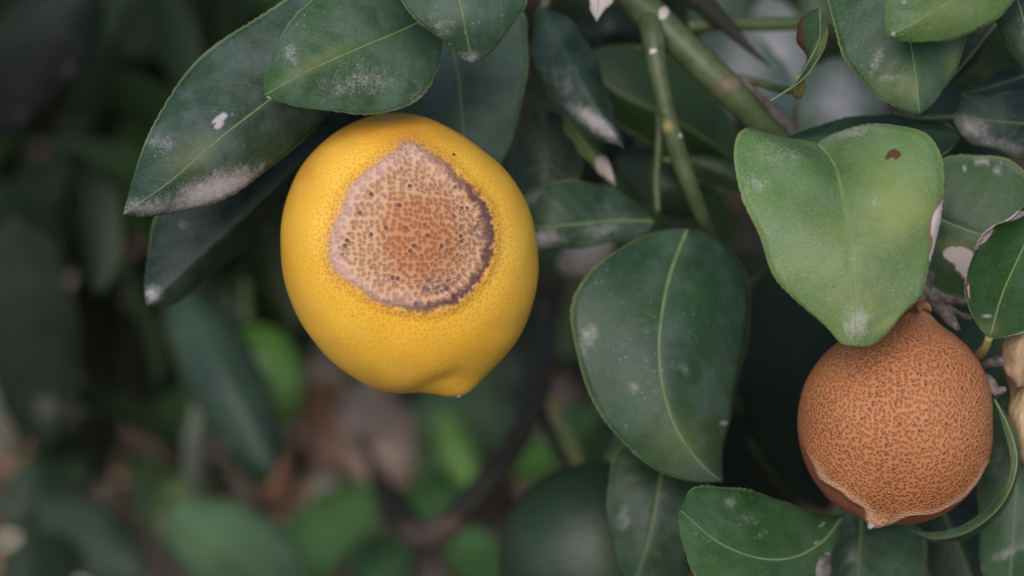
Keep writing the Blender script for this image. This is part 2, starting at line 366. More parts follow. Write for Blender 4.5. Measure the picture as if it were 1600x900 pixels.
TREE_BASE = np.array([.62, 1.62, 0.0])
tree = empty('lemon_tree', TREE_BASE, 'low branching lemon tree with glossy dark green leaves and green twigs', 'tree')
LEAVES = []
def leaf(base, tip, L, M, R, dz, side=(3, 3), col=(.04, .085, .035), film=.35, spots=None, label=None, nu=230, nh=14,
         teeth=1.0, rib=True, rib_r=.00042, name='leaf', mats=None, wav=1.0, pw=1.6, puff=1.0, under_up=False, seed=None, ribmat=None):
    r_ = np.random.default_rng(len(LEAVES)+11 if seed is None else seed)
    Lc = catmull([base]+list(L)+[tip], nu); Mc = catmull([base]+list(M)+[tip], nu); Rc = catmull([base]+list(R)+[tip], nu)
    t = np.linspace(0, 1, nu); D = catmull(np.array(dz, float), nu, arclen=False)[:, 0]
    s1 = np.linspace(0, 1, nh+1)**1.25; v = np.r_[-s1[::-1], s1[1:]]; nv = len(v)
    per = np.linalg.norm(np.diff(Lc, axis=0), axis=1).sum(); nt_ = max(6, per/15)
    X = np.zeros((nu, nv)); Y = np.zeros((nu, nv)); Z = np.zeros((nu, nv))
    env = np.sin(np.pi*np.clip(t, 0, 1))**.6
    ph = r_.uniform(0, 6, 6); wa = 1.1*wav
    for j, vv in enumerate(v):
        E = Lc if vv < 0 else Rc; a = abs(vv); sd = side[0] if vv < 0 else side[1]
        sd = catmull(np.array(sd, float), nu, arclen=False)[:, 0] if isinstance(sd, (list, tuple)) else sd
        tt = t*nt_+(.5*np.sin(t*31+ph[0])); saw = tt-np.floor(tt); hw = np.maximum(np.hypot(E[:, 0]-Mc[:, 0], E[:, 1]-Mc[:, 1]), 14)
        e = a*(1+teeth*(2.6*(np.sin(np.pi*saw)**.6-.6)*(.6+.4*np.sin(t*19+ph[4]))+1.4*np.sin(t*23+ph[1]+np.sign(vv)))/hw*(a > .93)*sstep(0, .12, t)*sstep(0, .06, 1-t))
        X[:, j] = Mc[:, 0]+(E[:, 0]-Mc[:, 0])*e; Y[:, j] = Mc[:, 1]+(E[:, 1]-Mc[:, 1])*e
        z = D+sd*a**pw*env
        z = z+wa*a*a*(np.sin(t*9+ph[2]+1.3*np.sign(vv))*.6+np.sin(t*17+ph[3]+2*np.sign(vv))*.35)*env
        z = z+puff*(  .07*np.sin((t-.22*a)*2*np.pi*9.5)*np.sin(np.pi*a)*env+.45*np.exp(-(a/.055)**2)*env*(1-t))
        Z[:, j] = z
    top = W(X.ravel(), Y.ravel(), Z.ravel()); n = len(top)
    G = top.reshape(nu, nv, 3); N = np.cross(np.gradient(G, axis=0), np.gradient(G, axis=1)); N /= np.linalg.norm(N, axis=2)[..., None]+1e-12
    if (N@FW).mean() > 0: N = -N
    bot = (G-N*.00034).reshape(-1, 3); V = np.vstack([top, bot])
    F1 = grid_faces(nu, nv); tri = np.cross(top[F1[:, 1]]-top[F1[:, 0]], top[F1[:, 3]]-top[F1[:, 0]])
    if (tri@FW).mean() > 0: F1 = F1[:, ::-1]
    F2 = F1[:, ::-1]+n
    bd = list(range(nv))+[i*nv+nv-1 for i in range(1, nu)]+[(nu-1)*nv+j for j in range(nv-2, -1, -1)]+[i*nv for i in range(nu-2, 0, -1)]
    bd = np.array(bd); nx = np.roll(bd, -1); F3 = np.stack([bd, nx, nx+n, bd+n], 1)
    F = np.vstack([F1, F2, F3]); mi = np.r_[np.full(len(F1), 1 if under_up else 0), np.full(len(F2), 0 if under_up else 1), np.zeros(len(F3))]
    uu = np.repeat(t, nv); vv = np.tile(v*.5+.5, nu); uv = np.c_[np.r_[uu, uu], np.r_[vv, vv]]
    mk, pale = blobs(np.r_[X.ravel(), X.ravel()], np.r_[Y.ravel(), Y.ravel()], spots)
    o = make_obj(name, V, F, mats or [M_LEAF, M_UNDER], tree, loc=G[0, nh], uv=uv, attrs={'marks': mk, 'pale': pale}, midx=mi)
    k_ = .66 if col[0] < .05 else (.9 if col[0] < .12 else 1)
    o.color = (*[c*k_ for c in col], film)
    if label: o['label'] = label
    if rib:
        c = G[2:-2, nh]+N[2:-2, nh]*.00003
        rr = np.linspace(rib_r, rib_r*.22, 8)
        rb = tube('midrib', c[::2].copy(), rr, ribmat or M_RIB, o, segs=8, step=.002)
    LEAVES.append(o); return o
def bleaf(x0, y0, x1, y1, w, d0, d1, col, roll=(4, 4), bend=0, film=.2, spots=None, label=None, nu=40, nh=6, fat=.45, rib=True, dm=None):
    """leaf from base pixel to tip pixel, full width w pixels, distances d0 -> d1"""
    a = np.array([x0, y0], float); b = np.array([x1, y1], float); ax = b-a; ln = np.linalg.norm(ax); ax /= ln; pe = np.array([-ax[1], ax[0]])
    ts = np.linspace(0, 1, 11)[1:-1]; prof = (ts**.62)*((1-ts)**(.62/fat*(1-fat)*.85)); prof /= prof.max()
    M = [a+ax*ln*t+pe*bend*4*t*(1-t) for t in ts]
    Lp = [m+pe*w*.5*p for m, p in zip(M, prof)]; Rp = [m-pe*w*.5*p for m, p in zip(M, prof)]
    return leaf(tuple(a), tuple(b), [tuple(p) for p in Lp], [tuple(p) for p in M], [tuple(p) for p in Rp],
                (d0, (d0+d1)/2-6 if dm is None else dm, d1), roll, col, film, spots, label, nu, nh, rib=rib, rib_r=.0004, puff=1.0, wav=2)

# ------------------------------------------------------------------ ground
xs = np.r_[-60, -25, -10, -4, np.linspace(-1.8, 1.8, 90), 4, 10, 25, 60]; ys = np.r_[-30, -8, -2, np.linspace(-.2, 3.2, 86), 6, 14, 35, 90]
gx, gy = np.meshgrid(xs, ys, indexing='ij')
gz = .014*np.sin(gx*9+1)*np.sin(gy*7.3)+.008*np.sin(gx*23+gy*17)+.005*np.sin(gx*41-gy*37); gz *= (np.abs(gx) < 2)*(gy > -.3)*(gy < 3.3)
def gh(x, y): return .014*math.sin(x*9+1)*math.sin(y*7.3)+.008*math.sin(x*23+y*17)+.005*math.sin(x*41-y*37)
gr = make_obj('ground', np.c_[gx.ravel(), gy.ravel(), gz.ravel()], grid_faces(len(xs), len(ys))[:, ::-1], M_SOIL, loc=(0, 0, 0))
gr['kind'] = 'structure'
# mulch of bark and wood splinters
BX = np.array([[-1, -1, -1], [1, -1, -1], [1, 1, -1], [-1, 1, -1], [-1, -1, 1], [1, -1, 1], [1, 1, 1], [-1, 1, 1]], float)*.5
BF = np.array([[0, 3, 2, 1], [4, 5, 6, 7], [0, 1, 5, 4], [1, 2, 6, 5], [2, 3, 7, 6], [3, 0, 4, 7]])
TINTS = [(.30, .17, .105), (.22, .13, .09), (.36, .235, .16), (.13, .085, .065), (.40, .29, .225), (.27, .20, .17), (.08, .05, .04)]
vs, fs, tn = [], [], []
for i in range(5200):
    x = random.uniform(-.75, .75); y = random.uniform(.75, 2.3)
    s = np.array([random.uniform(.006, .034), random.uniform(.003, .010), random.uniform(.0015, .005)])
    m = np.array(Matrix.Rotation(random.uniform(0, 6.3), 3, 'Z') @ Matrix.Rotation(random.gauss(0, .3), 3, 'Y') @ Matrix.Rotation(random.gauss(0, .3), 3, 'X'))
    v = BX*s; v[1:3, 1] *= .55; v[5:7, 1] *= .5; v[4:, 0] *= .9
    v = v@m.T+np.array([x, y, gh(x, y)+random.uniform(.0, .010)]); fs.append(BF+8*len(vs)); vs.append(v)
    c = np.minimum(np.array(random.choice(TINTS))*random.uniform(1.1, 2.2), .62); tn.append(np.tile(c, (8, 1)))
mu = make_obj('mulch', np.vstack(vs), np.vstack(fs), M_CHIP, loc=(0, 0, 0), attrs={'tint': np.vstack(tn)}, smooth=False)
mu['kind'] = 'stuff'; mu['label'] = 'brown wood and bark mulch covering the soil under the tree'; mu['category'] = 'mulch'

def on_ground(px, py):
    q = FW+RT*((px-800)*K)+UP*((450-py)*K); s = CAM_H/-q[2]; p = CL+q*s; return p
def litter(px, py, ln, wd, yaw, col, label, curl=.25, name='fallen_leaf', cat='fallen leaf', group=None, lift=.012):
    p = on_ground(px, py); n, k = 14, 7; V = []
    for s in (0, 1):
        for i in range(n):
            t = i/(n-1); w = wd*.5*(math.sin(math.pi*min(1, .06+.94*t))**.8+.03)
            for j in range(k):
                v = j/(k-1)*2-1
                V.append((ln*(t-.5), w*v, lift+curl*wd*(v*v)-curl*.5*ln*(t-.5)**2*2+.002*math.sin(7*t+3*v)-s*.0006))
    V = np.array(V); m = np.array(Matrix.Rotation(yaw, 3, 'Z')); V = V@m.T+np.array([p[0], p[1], gh(p[0], p[1])])
    F1 = grid_faces(n, k); o_ = n*k; F = np.vstack([F1, F1[:, ::-1]+o_])
    bd = np.array(list(range(k))+[i*k+k-1 for i in range(1, n)]+[(n-1)*k+j for j in range(k-2, -1, -1)]+[i*k for i in range(n-2, 0, -1)]); nx = np.roll(bd, -1)
    F = np.vstack([F, np.stack([bd, bd+o_, nx+o_, nx], 1)])
    o = make_obj(name, V, F, M_LITTER, loc=(p[0], p[1], gh(p[0], p[1]))); o.color = (*col, 1)
    o['label'] = label; o['category'] = cat
    if group: o['group'] = group
    return o
exec_ground = [
    (420, 745, .062, .016, 1.75, (.46, .22, .12), 'long orange brown fallen leaf on the mulch below the teal green leaf tip'),
    (770, 790, .060, .026, .75, (.50, .25, .16), 'orange brown fallen leaf on the mulch beside the dark bent branch'),
    (885, 590, .030, .022, .3, (.46, .31, .19), 'pale tan fallen leaf on the mulch between lemon and broad dark leaf'),
    (560, 640, .075, .022, .1, (.42, .27, .18), 'broad tan fallen leaf lying flat on the mulch under the yellow lemon'),
    (590, 700, .050, .028, 1.0, (.42, .34, .32), 'greyish pink fallen leaf on the mulch under the yellow lemon'),
    (520, 720, .055, .018, 1.5, (.34, .22, .16), 'narrow brown fallen leaf standing out on the dark mulch'),
    (545, 605, .085, .030, .25, (.46, .33, .24), 'wide pale tan fallen leaf on the mulch left of the lemon tip'),
    (625, 668, .090, .026, -.35, (.46, .32, .22), 'long tan fallen leaf crossing the mulch straight under the lemon tip'),
    (555, 690, .070, .024, 2.2, (.45, .30, .20), 'tan fallen leaf slanting across the mulch beside the greyish pink one'),
    (650, 735, .060, .028, .9, (.44, .33, .28), 'dusty beige fallen leaf on the mulch near the bent branch'),
    (610, 600, .060, .020, -.2, (.36, .23, .15), 'curled tan fallen leaf just below the base of the yellow lemon'),
]
for a in exec_ground: litter(*a[:5], tuple(min(.72, c*1.7) for c in a[5]), a[6])
for i in range(26):
    c = np.minimum(np.array(random.choice(TINTS[:6]))*random.uniform(1.6, 2.6), .68)
    litter(random.uniform(430, 960), random.uniform(520, 900), random.uniform(.035, .085), random.uniform(.010, .026), random.uniform(0, 3.1), tuple(c),
           'small dry brown fallen leaf among the mulch under the tree', random.uniform(.1, .4), group='dry leaves scattered on the mulch')

# ------------------------------------------------------------------ fruit
def polyd(px, py, poly):
    """signed distance to polygon, >0 inside (pixels)"""
    P = np.array(poly, float); Q = np.roll(P, -1, 0); d2 = np.full(len(px), 1e18); ins = np.zeros(len(px), bool)
    for a, b in zip(P, Q):
        e = b-a; t = np.clip(((px-a[0])*e[0]+(py-a[1])*e[1])/(e@e), 0, 1)
        d2 = np.minimum(d2, (px-a[0]-t*e[0])**2+(py-a[1]-t*e[1])**2)
        if a[1] != b[1]:
            c = ((a[1] > py) != (b[1] > py)) & (px < (b[0]-a[0])*(py-a[1])/(b[1]-a[1])+a[0]); ins ^= c
    d = np.sqrt(d2); return np.where(ins, d, -d)
def smooth_poly(poly, n=160):
    p = np.array(poly, float); q = np.vstack([p[-2:], p, p[:3]]); c = catmull(q, 40*len(q), arclen=False)
    seg = (len(c)-1)/(len(q)-1); c = c[int(2*seg):int((2+len(p))*seg)]; return c[np.linspace(0, len(c)-1, n).astype(int)]
def fruit_surface(cx, cy, dz, outline, rz, nth=420, nph=240, lump=.006):
    o = np.array(outline, float)-[cx, cy]; th = np.arctan2(o[:, 1], o[:, 0]); r = np.hypot(o[:, 0], o[:, 1]); k = np.argsort(th); th, r = th[k], r[k]
    T = np.linspace(-math.pi, math.pi, nth, endpoint=False)
    rr = np.interp(T, np.r_[th-2*math.pi, th, th+2*math.pi], np.r_[r, r, r])
    ker = np.exp(-.5*(np.arange(-18, 19)/7.0)**2); ker /= ker.sum()
    rr = np.convolve(np.r_[rr[-18:], rr, rr[:18]], ker, 'valid')
    ph = np.linspace(0.0005, math.pi-.0005, nph)
    X = rr[None]*np.cos(T)[None]*np.sin(ph)[:, None]; Y = rr[None]*np.sin(T)[None]*np.sin(ph)[:, None]; Z = -np.cos(ph)[:, None]*rz*np.ones_like(X)
    X, Y, Z = X.ravel(), Y.ravel(), Z.ravel()     # pixels from the centre, Z away from the camera
    R = np.sqrt(X*X+Y*Y+Z*Z); ux, uy, uz = X/R, Y/R, Z/R
    lp = lump*R*(np.sin(3*ux+1)*np.sin(4*uy+2*uz)+.5*np.sin(7*ux+5*uz+1)*np.sin(6*uy)+.35*np.sin(13*ux+2)*np.sin(12*uy+9*uz))
    global FUV
    rm = rz*K*(.8+dz/1000); FUV = np.c_[(ph[:, None]*np.cos(T)[None]*rm).ravel(), (ph[:, None]*np.sin(T)[None]*rm).ravel()]
    return X+ux*lp, Y+uy*lp, Z+uz*lp, (ux, uy, uz), grid_faces(nph, nth, True)
def fruit_world(cx, cy, dz, X, Y, Z):
    d = 0.8+dz/1000; s = K*d; c = W(cx, cy, dz)
    return c, c+np.multiply.outer(X*s, RT)+np.multiply.outer(-Y*s, UP)+np.multiply.outer(Z*s, FW)
def orient(V, F, c):
    n = np.cross(V[F[:, 1]]-V[F[:, 0]], V[F[:, 2]]-V[F[:, 0]])
    return F[:, ::-1] if (n*(V[F[:, 0]]-c)).sum(1).mean() < 0 else F
def sub_mesh(V, F, keep):
    F = F[keep]; u, inv = np.unique(F, return_inverse=True); return u, inv.reshape(F.shape)

# -- the yellow lemon with its sunken scar
OUT1 = [(622, 177), (665, 184), (708, 205), (750, 232), (788, 264), (814, 301), (833, 347), (840, 395), (840, 437), (830, 485), (812, 527), (783, 563), (750, 590), (715, 606),
        (680, 615), (633, 619), (596, 610), (548, 586), (500, 546), (468, 501), (447, 448), (440, 395), (444, 336), (463, 277), (495, 232), (527, 205), (569, 184), (596, 178)]
SCAR = smooth_poly([(643, 229), (674, 245), (699, 263), (730, 294), (755, 322), (766, 350), (768, 382), (761, 413), (746, 438), (718, 466), (693, 478), (668, 482), (634, 478), (600, 469),
        (562, 444), (537, 425), (527, 403), (528, 376), (534, 354), (547, 319), (565, 291), (593, 266), (624, 241)], 120)
LX, LY, LDZ = 638, 398, 17
X, Y, Z, (ux, uy, uz), F = fruit_surface(LX, LY, LDZ, OUT1, 196, nth=440, nph=260)
FUV1 = FUV
# blunt nipple at the blossom end
nd = np.array([720-LX, 607-LY, -18.]); nr = np.linalg.norm(nd); nd /= nr
ang = np.arccos(np.clip(ux*nd[0]+uy*nd[1]+uz*nd[2], -1, 1))
bmp = 15*np.exp(-(ang/.15)**2)-4.0*np.exp(-((ang-.30)/.11)**2)*sstep(.46, .30, ux)
X = X+ux*bmp+nd[0]*0; Y = Y+uy*bmp; Z = Z+uz*bmp
pxv, pyv = X+LX, Y+LY
front = Z < 0
sd = np.where(front, polyd(pxv, pyv, SCAR), -400.)
cxs, cys = 650, 365
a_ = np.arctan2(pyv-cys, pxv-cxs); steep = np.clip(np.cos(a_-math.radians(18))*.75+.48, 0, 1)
wdt = 34-22*steep
dep = -13.5*sstep(0, 1, sd/wdt)*(1-.25*sstep(40, 110, sd))+3.0*np.exp(-((sd+6)/8)**2)*(.3+.7*steep)
dep = dep-3.2*steep*np.exp(-((sd-3)/5)**2)
X += ux*dep; Y += uy*dep; Z += uz*dep
c1, V1 = fruit_world(LX, LY, LDZ, X, Y, Z); F = orient(V1, F, c1)
dirt = .62*np.exp(-(((pxv-692)/38)**2+((pyv-452)/20)**2))+.55*np.exp(-(((pxv-756)/12)**2+((pyv-365)/45)**2))+.6*np.exp(-(((pxv-541)/9)**2+((pyv-408)/18)**2))+.22*np.exp(-(((pxv-720)/50)**2+((pyv-400)/50)**2))
dirt = dirt*(sd > -3)
org = .9*np.exp(-(((pxv-600)/120)**2+((pyv-205)/28)**2))+.55*np.exp(-(((pxv-480)/26)**2+((pyv-270)/40)**2))+.6*np.exp(-(((pxv-652)/9)**2+((pyv-213)/9)**2))
org = org+.35*sstep(.72, 1.0, np.hypot(ux, uy))*(uy < .55)
A1 = {'heart': np.exp(-(((pxv-664)/80)**2+((pyv-370)/92)**2)), 'scar': np.clip(sd/60, -3, 3), 'steep': steep, 'dirt': dirt, 'orange': np.clip(org, 0, 1)}
lemon = empty('lemon', c1-UP*.038, 'ripe yellow lemon with a large sunken tan scar on its side', 'lemon')
sdf = sd[F].mean(1); tmp = make_obj('tmp', V1, F, M_PEEL, loc=c1); nrm = np.empty(len(V1)*3, np.float32); tmp.data.vertices.foreach_get('co', nrm)
nv_ = np.array([v.normal[:] for v in tmp.data.vertices]); bpy.data.objects.remove(tmp)
for nm, keep in (('peel', sdf <= 3), ('sunken_scar', sdf > 3)):
    u, f = sub_mesh(V1, F, keep)
    o = make_obj(nm, V1[u], f, M_PEEL, lemon, loc=c1, uv=FUV1[u], attrs={k: v[u] for k, v in A1.items()})
    o.data.normals_split_custom_set_from_vertices([tuple(x) for x in nv_[u]])
    if nm == 'sunken_scar': o['label'] = 'sunken tan and brown pitted scar with dark purple rim'
def button(name, px, py, dz, r, m, parent, n=12):
    p = W(px, py, dz); V = [p-FW*r*.8]; F = []
    for k, (q, h) in enumerate(((.55, -.75), (1, -.3), (1.05, .6))):
        for i in range(n):
            a = 2*math.pi*i/n; s = r*q*(1+.14*math.sin(3*a+k)); V.append(p+RT*s*math.cos(a)+UP*s*math.sin(a)+FW*r*h)
    for i in range(n):
        F.append((0, 1+i, 1+(i+1) % n))
        for k in range(2): F.append((1+k*n+i, 1+(k+1)*n+i, 1+(k+1)*n+(i+1) % n, 1+k*n+(i+1) % n))
    return make_obj(name, np.array(V), F, m, parent, loc=p)
button('style_scar', 717, 616, 13, .0009, M_BUTTON, lemon)
tube('stem', [(606, 196, 26), (612, 168, 24), (628, 130, 26), (650, 96, 32)], [.0032, .0022, .0019, .002], M_TWIG, lemon)

# -- the scorched brown lemon
OUT2 = [(1430, 488), (1456, 504), (1486, 519), (1517, 547), (1538, 583), (1548, 629), (1548, 665), (1543, 716), (1527, 752), (1497, 787), (1465, 808), (1425, 819), (1384, 819), (1352, 812),
        (1330, 803), (1302, 787), (1272, 752), (1254, 711), (1247, 660), (1251, 624), (1264, 588), (1287, 557), (1312, 533), (1350, 510), (1395, 495)]
BX_, BY_, BDZ = 1400, 655, 12
X, Y, Z, (ux, uy, uz), F = fruit_surface(BX_, BY_, BDZ, OUT2, 150, nth=400, nph=240, lump=.004)
def dirb(px, py, z): v = np.array([px-BX_, py-BY_, z], float); return v/np.linalg.norm(v)
nd = dirb(1434, 490, -10); ang = np.arccos(np.clip(ux*nd[0]+uy*nd[1]+uz*nd[2], -1, 1)); neck = 14*np.exp(-(ang/.15)**2)
X += ux*neck; Y += uy*neck; Z += uz*neck
pxv, pyv = X+BX_, Y+BY_
UPPER = [(1225, 480), (1240, 650), (1259, 705), (1282, 746), (1312, 768), (1337, 781), (1347, 800), (1353, 824), (1372, 832), (1384, 812), (1400, 803), (1436, 797), (1466, 789), (1503, 762), (1530, 728), (1556, 690), (1570, 480)]
ud = polyd(pxv, pyv, smooth_poly(UPPER, 200)); ud = np.where(Z < 30, ud, -60.)
wob = 1.6*np.sin(pxv*.11)+1.2*np.sin(pyv*.17+1); lipd = ud+wob
disp = np.where(lipd > 0, 1.0, 1-sstep(0, 6, -lipd))*(5.5*np.exp(-np.maximum(lipd, 0)/22))*(pyv > 640)*sstep(640, 720, pyv)
nd = dirb(1362, 808, -52); ang = np.arccos(np.clip(ux*nd[0]+uy*nd[1]+uz*nd[2], -1, 1)); nip = 15*np.exp(-(ang/.11)**2)
X += ux*(.25*disp+nip); Y += uy*(.25*disp+nip); Z += uz*nip*.8-disp*2.2
c2, V2 = fruit_world(BX_, BY_, BDZ, X, Y, Z); F = orient(V2, F, c2)
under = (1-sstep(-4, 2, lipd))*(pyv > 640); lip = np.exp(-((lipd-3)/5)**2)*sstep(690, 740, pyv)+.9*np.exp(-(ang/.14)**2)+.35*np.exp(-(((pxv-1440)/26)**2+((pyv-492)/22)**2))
brown = empty('scorched_lemon', c2-UP*.03, 'small brown lemon with scorched pebbly skin hanging below the pale green leaf', 'lemon')
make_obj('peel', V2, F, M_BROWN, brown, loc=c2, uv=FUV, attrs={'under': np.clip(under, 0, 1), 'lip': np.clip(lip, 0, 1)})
button('style_scar', 1361, 821, -3, .0010, M_BUTTON, brown)
# dry calyx: ragged sepals round the neck
for i in range(6):
    a = i/6*2*math.pi+.3; ex, ey = math.cos(a), math.sin(a)*.42
    tube('sepal', [(1432+4*ex, 478+4*ey, 8), (1432+16*ex, 478+10*ey-2, 8-6*math.sin(a)), (1432+(24+5*math.sin(i*7))*ex, 481+16*ey+3*math.cos(i*5), 8-10*math.sin(a))], [.0016, .0012, .0004], M_CALYX, brown, segs=7, knob=.12)
tube('stem', [(1433, 486, 9), (1436, 472, 10), (1446, 452, 14), (1452, 430, 20)], [.0020, .0017, .0016, .0018], M_GREY, brown, knob=.06)

def plain_fruit(name, cx, cy, dz, rx, ry, tilt, m, label, nip=.12):
    o = []
    for i in range(60):
        a = 2*math.pi*i/60; x, y = rx*math.cos(a), ry*math.sin(a); t = math.radians(tilt); o.append((cx+x*math.cos(t)-y*math.sin(t), cy+x*math.sin(t)+y*math.cos(t)))
    X, Y, Z, (ux, uy, uz), F = fruit_surface(cx, cy, dz, o, min(rx, ry), nth=96, nph=60)
    t = math.radians(tilt+90); ang = np.arccos(np.clip(ux*math.cos(t)+uy*math.sin(t)-uz*.1, -1, 1)); b = ry*nip*np.exp(-(ang/.16)**2)
    X += ux*b; Y += uy*b; Z += uz*b
    c, V = fruit_world(cx, cy, dz, X, Y, Z); F = orient(V, F, c)
    e = empty(name, c-UP*.03, label, 'lemon'); make_obj('peel', V, F, m, e, loc=c)
    s = -1; bx, by = cx-math.cos(t)*ry, cy-math.sin(t)*ry
    tube('stem', [(bx, by, dz), (bx-math.cos(t)*22, by-math.sin(t)*22, dz+2), (bx-math.cos(t)*60+8, by-math.sin(t)*60, dz+8)], [.003, .002, .002], M_TWIG, e, segs=10)
    return e
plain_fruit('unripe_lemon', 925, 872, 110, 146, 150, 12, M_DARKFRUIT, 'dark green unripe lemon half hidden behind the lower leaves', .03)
plain_fruit('unripe_lemon', 408, 592, 340, 66, 92, -12, M_LIMEFRUIT, 'bright green unripe lemon hanging beyond the yellow lemon')

# ------------------------------------------------------------------ branches and twigs
br = tube('branch', [(930, -80, 66), (985, -10, 58), (1040, 45, 52), (1095, 98, 50), (1140, 142, 50), (1170, 172, 52), (1200, 206, 56), (1260, 262, 66)],
     [.0056, .0053, .0050, .0047, .0048, .0043, .0041, .004], M_TWIG, tree, segs=24, spots=[('D', 1037, 20, 8, 11, 20, 1), ('b', 1148, 128, 26, 9, -25, .8), ('b', 1120, 135, 9, 20, -30, .3)])
tube('branch', [(1140, 135, 54), (1175, 160, 58), (1210, 190, 64), (1245, 215, 70), (1330, 260, 85)], [.0040, .0042, .0040, .0036, .003], M_GREY, tree, segs=20, knob=.03)
tube('branch', [(1015, 30, 52), (1020, 58, 46), (1028, 110, 44), (1043, 180, 44), (1060, 240, 46), (1080, 295, 48), (1100, 345, 54), (1116, 378, 64)],
     [.0034, .0033, .0027, .0026, .0027, .0024, .0020, .0015], M_TWIG, tree, segs=20,
     spots=[('D', 1019, 79, 5, 5, 0, 1), ('D', 1066, 210, 6, 6, 0, 1), ('y', 1042, 198, 8, 7, 0, .9), ('b', 1036, 60, 12, 5, 60, .6)])
tube('twig', [(1075, 42, 78), (1120, 37, 80), (1190, 38, 84), (1262, 36, 88), (1330, 34, 95)], [.0022, .0021, .0021, .002, .0019], M_TWIG, tree, segs=14)
tube('twig', [(1030, 160, 60), (1030, 220, 60), (1026, 280, 60), (1028, 332, 60)], [.0012, .0013, .0012, .001], M_TWIG, tree, segs=12)
tube('twig', [(1150, 122, 60), (1180, 128, 58), (1215, 138, 48), (1245, 142, 20)], [.0014, .0012, .0012, .001], M_TWIG, tree, segs=12)
tube('thorn', [(1060, -30, 80), (1125, 30, 74), (1165, 70, 70), (1206, 106, 68)], [.0042, .0032, .0016, .0002], M_DARKTWIG, tree, segs=12)
tube('twig', [(860, -20, 82), (846, 30, 80), (840, 90, 78), (848, 170, 82), (852, 200, 84)], [.0016, .0015, .0014, .0012, .001], M_TWIG, tree, segs=12)
tube('twig', [(1030, 246, 62), (1044, 250, 64), (1070, 252, 72), (1090, 254, 84)], [.0009, .001, .0009, .0007], M_PETIOLE, tree, segs=10)
# dead grey spurs round the brown lemon
tube('twig', [(1448, 452, 22), (1468, 480, 18), (1484, 498, 14), (1497, 514, 8)], [.0024, .0021, .0019, .0007], M_GREY, tree, segs=14, knob=.07)
tube('twig', [(1455, 458, 26), (1480, 466, 26), (1512, 468, 27), (1560, 462, 32)], [.0016, .0017, .0021, .0016], M_GREY, tree, segs=14, knob=.09)
tube('twig', [(1478, 478, 24), (1500, 492, 22), (1520, 496, 22), (1535, 490, 26)], [.0011, .0009, .0010, .0005], M_GREY, tree, segs=12, knob=.09)
tube('twig', [(1528, 572, 22), (1548, 566, 16), (1562, 564, 14), (1589, 566, 12)], [.0016, .0015, .0018, .0007], M_GREY, tree, segs=12, knob=.12)
tube('twig', [(1538, 588, 14), (1548, 604, 10), (1556, 612, 8), (1571, 607, 6)], [.0014, .0022, .0017, .0006], M_GREY, tree, segs=12, knob=.14)
tube('twig', [(1306, 815, 36), (1298, 842, 30), (1290, 866, 26), (1283, 888, 22), (1276, 930, 24)], [.0010, .0013, .0016, .0032, .003], M_GREY, tree, segs=14, knob=.05, spots=[('D', 1297, 845, 9, 28, 14, .55)])
# bent dark branch in the blurred distance
tube('branch', [(852, 470, 255), (850, 560, 245), (838, 630, 235), (790, 715, 224), (735, 785, 218), (690, 828, 226), (655, 836, 250), (618, 800, 300), (596, 760, 380), (570, 690, 480)],
     [.0034, .0038, .0050, .0058, .0058, .0056, .0046, .0034, .0026, .002], M_DARKTWIG, tree, segs=16, step=.004, knob=.07,
     spots=[('b', 680, 832, 60, 26, 0, .5)])
tube('twig', [(845, 610, 242), (858, 680, 238), (880, 720, 229), (905, 745, 223)], [.002, .0018, .0018, .0016], M_DARKTWIG, tree, segs=10, step=.004)
tube('twig', [(862, 620, 266), (885, 680, 258), (910, 740, 255)], [.0018, .0016, .0014], M_PETIOLE, tree, segs=10, step=.004)

# ------------------------------------------------------------------ sharp leaves
G1 = (.030, .072, .030); G2 = (.040, .092, .034); GD = (.016, .038, .020); GB = (.022, .052, .036)
leaf((590, 8), (192, 336), [(545, -30), (485, -22), (430, 10), (350, 60), (285, 120), (240, 195), (205, 285)], [(520, 85), (430, 150), (345, 215), (270, 280)],
     [(582, 90), (547, 145), (515, 178), (480, 212), (430, 257), (370, 300), (300, 328), (235, 338)], (22, 12, 2, -8), (5, 9), (.022, .054, .030), .55,
     [('d', 335, 296, 75, 24, -20, .95), ('d', 230, 325, 45, 16, -5, .6), ('d', 255, 225, 26, 18, 0, .35), ('y', 300, 245, 45, 26, -35, .3), ('b', 333, 197, 5, 8, 30, .6), ('D', 343, 189, 15, 5.5, -48, 1.6)],
     'long dark leaf with pinkish residue along its lower edge, left of the yellow lemon')
leaf((676, 20), (410, 151), [(640, -25), (600, -45), (540, -40), (480, 5), (440, 55), (420, 105)], [(640, 42), (560, 76), (480, 112)],
     [(692, 60), (684, 110), (650, 158), (600, 177), (520, 175), (450, 162)], (8, -8, -14, -18), (6, 3), (.036, .088, .030), .5,
     [('d', 560, 130, 70, 26, -10, .34), ('y', 500, 95, 70, 10, -28, .28), ('d', 655, 150, 24, 10, -50, .35), ('D', 420, 153, 4, 2.5, 20, .9), ('d', 455, 85, 12, 20, -15, .42)],
     'broad leaf with yellowish midrib resting over the top of the yellow lemon')
leaf((690, -150), (738, 99), [(620, -110), (596, -60), (622, -5), (645, 25), (682, 57), (716, 86)], [(705, -60), (718, 0), (730, 60)],
     [(770, -120), (825, -60), (823, 0), (812, 25), (790, 55), (762, 86)], (-5, -22, -28, -24), (3, 5), (.036, .080, .038), .5, [('d', 735, 92, 16, 12, 0, .5), ('d', 690, 40, 25, 25, 0, .3)],
     'pointed leaf hanging tip down above the yellow lemon')
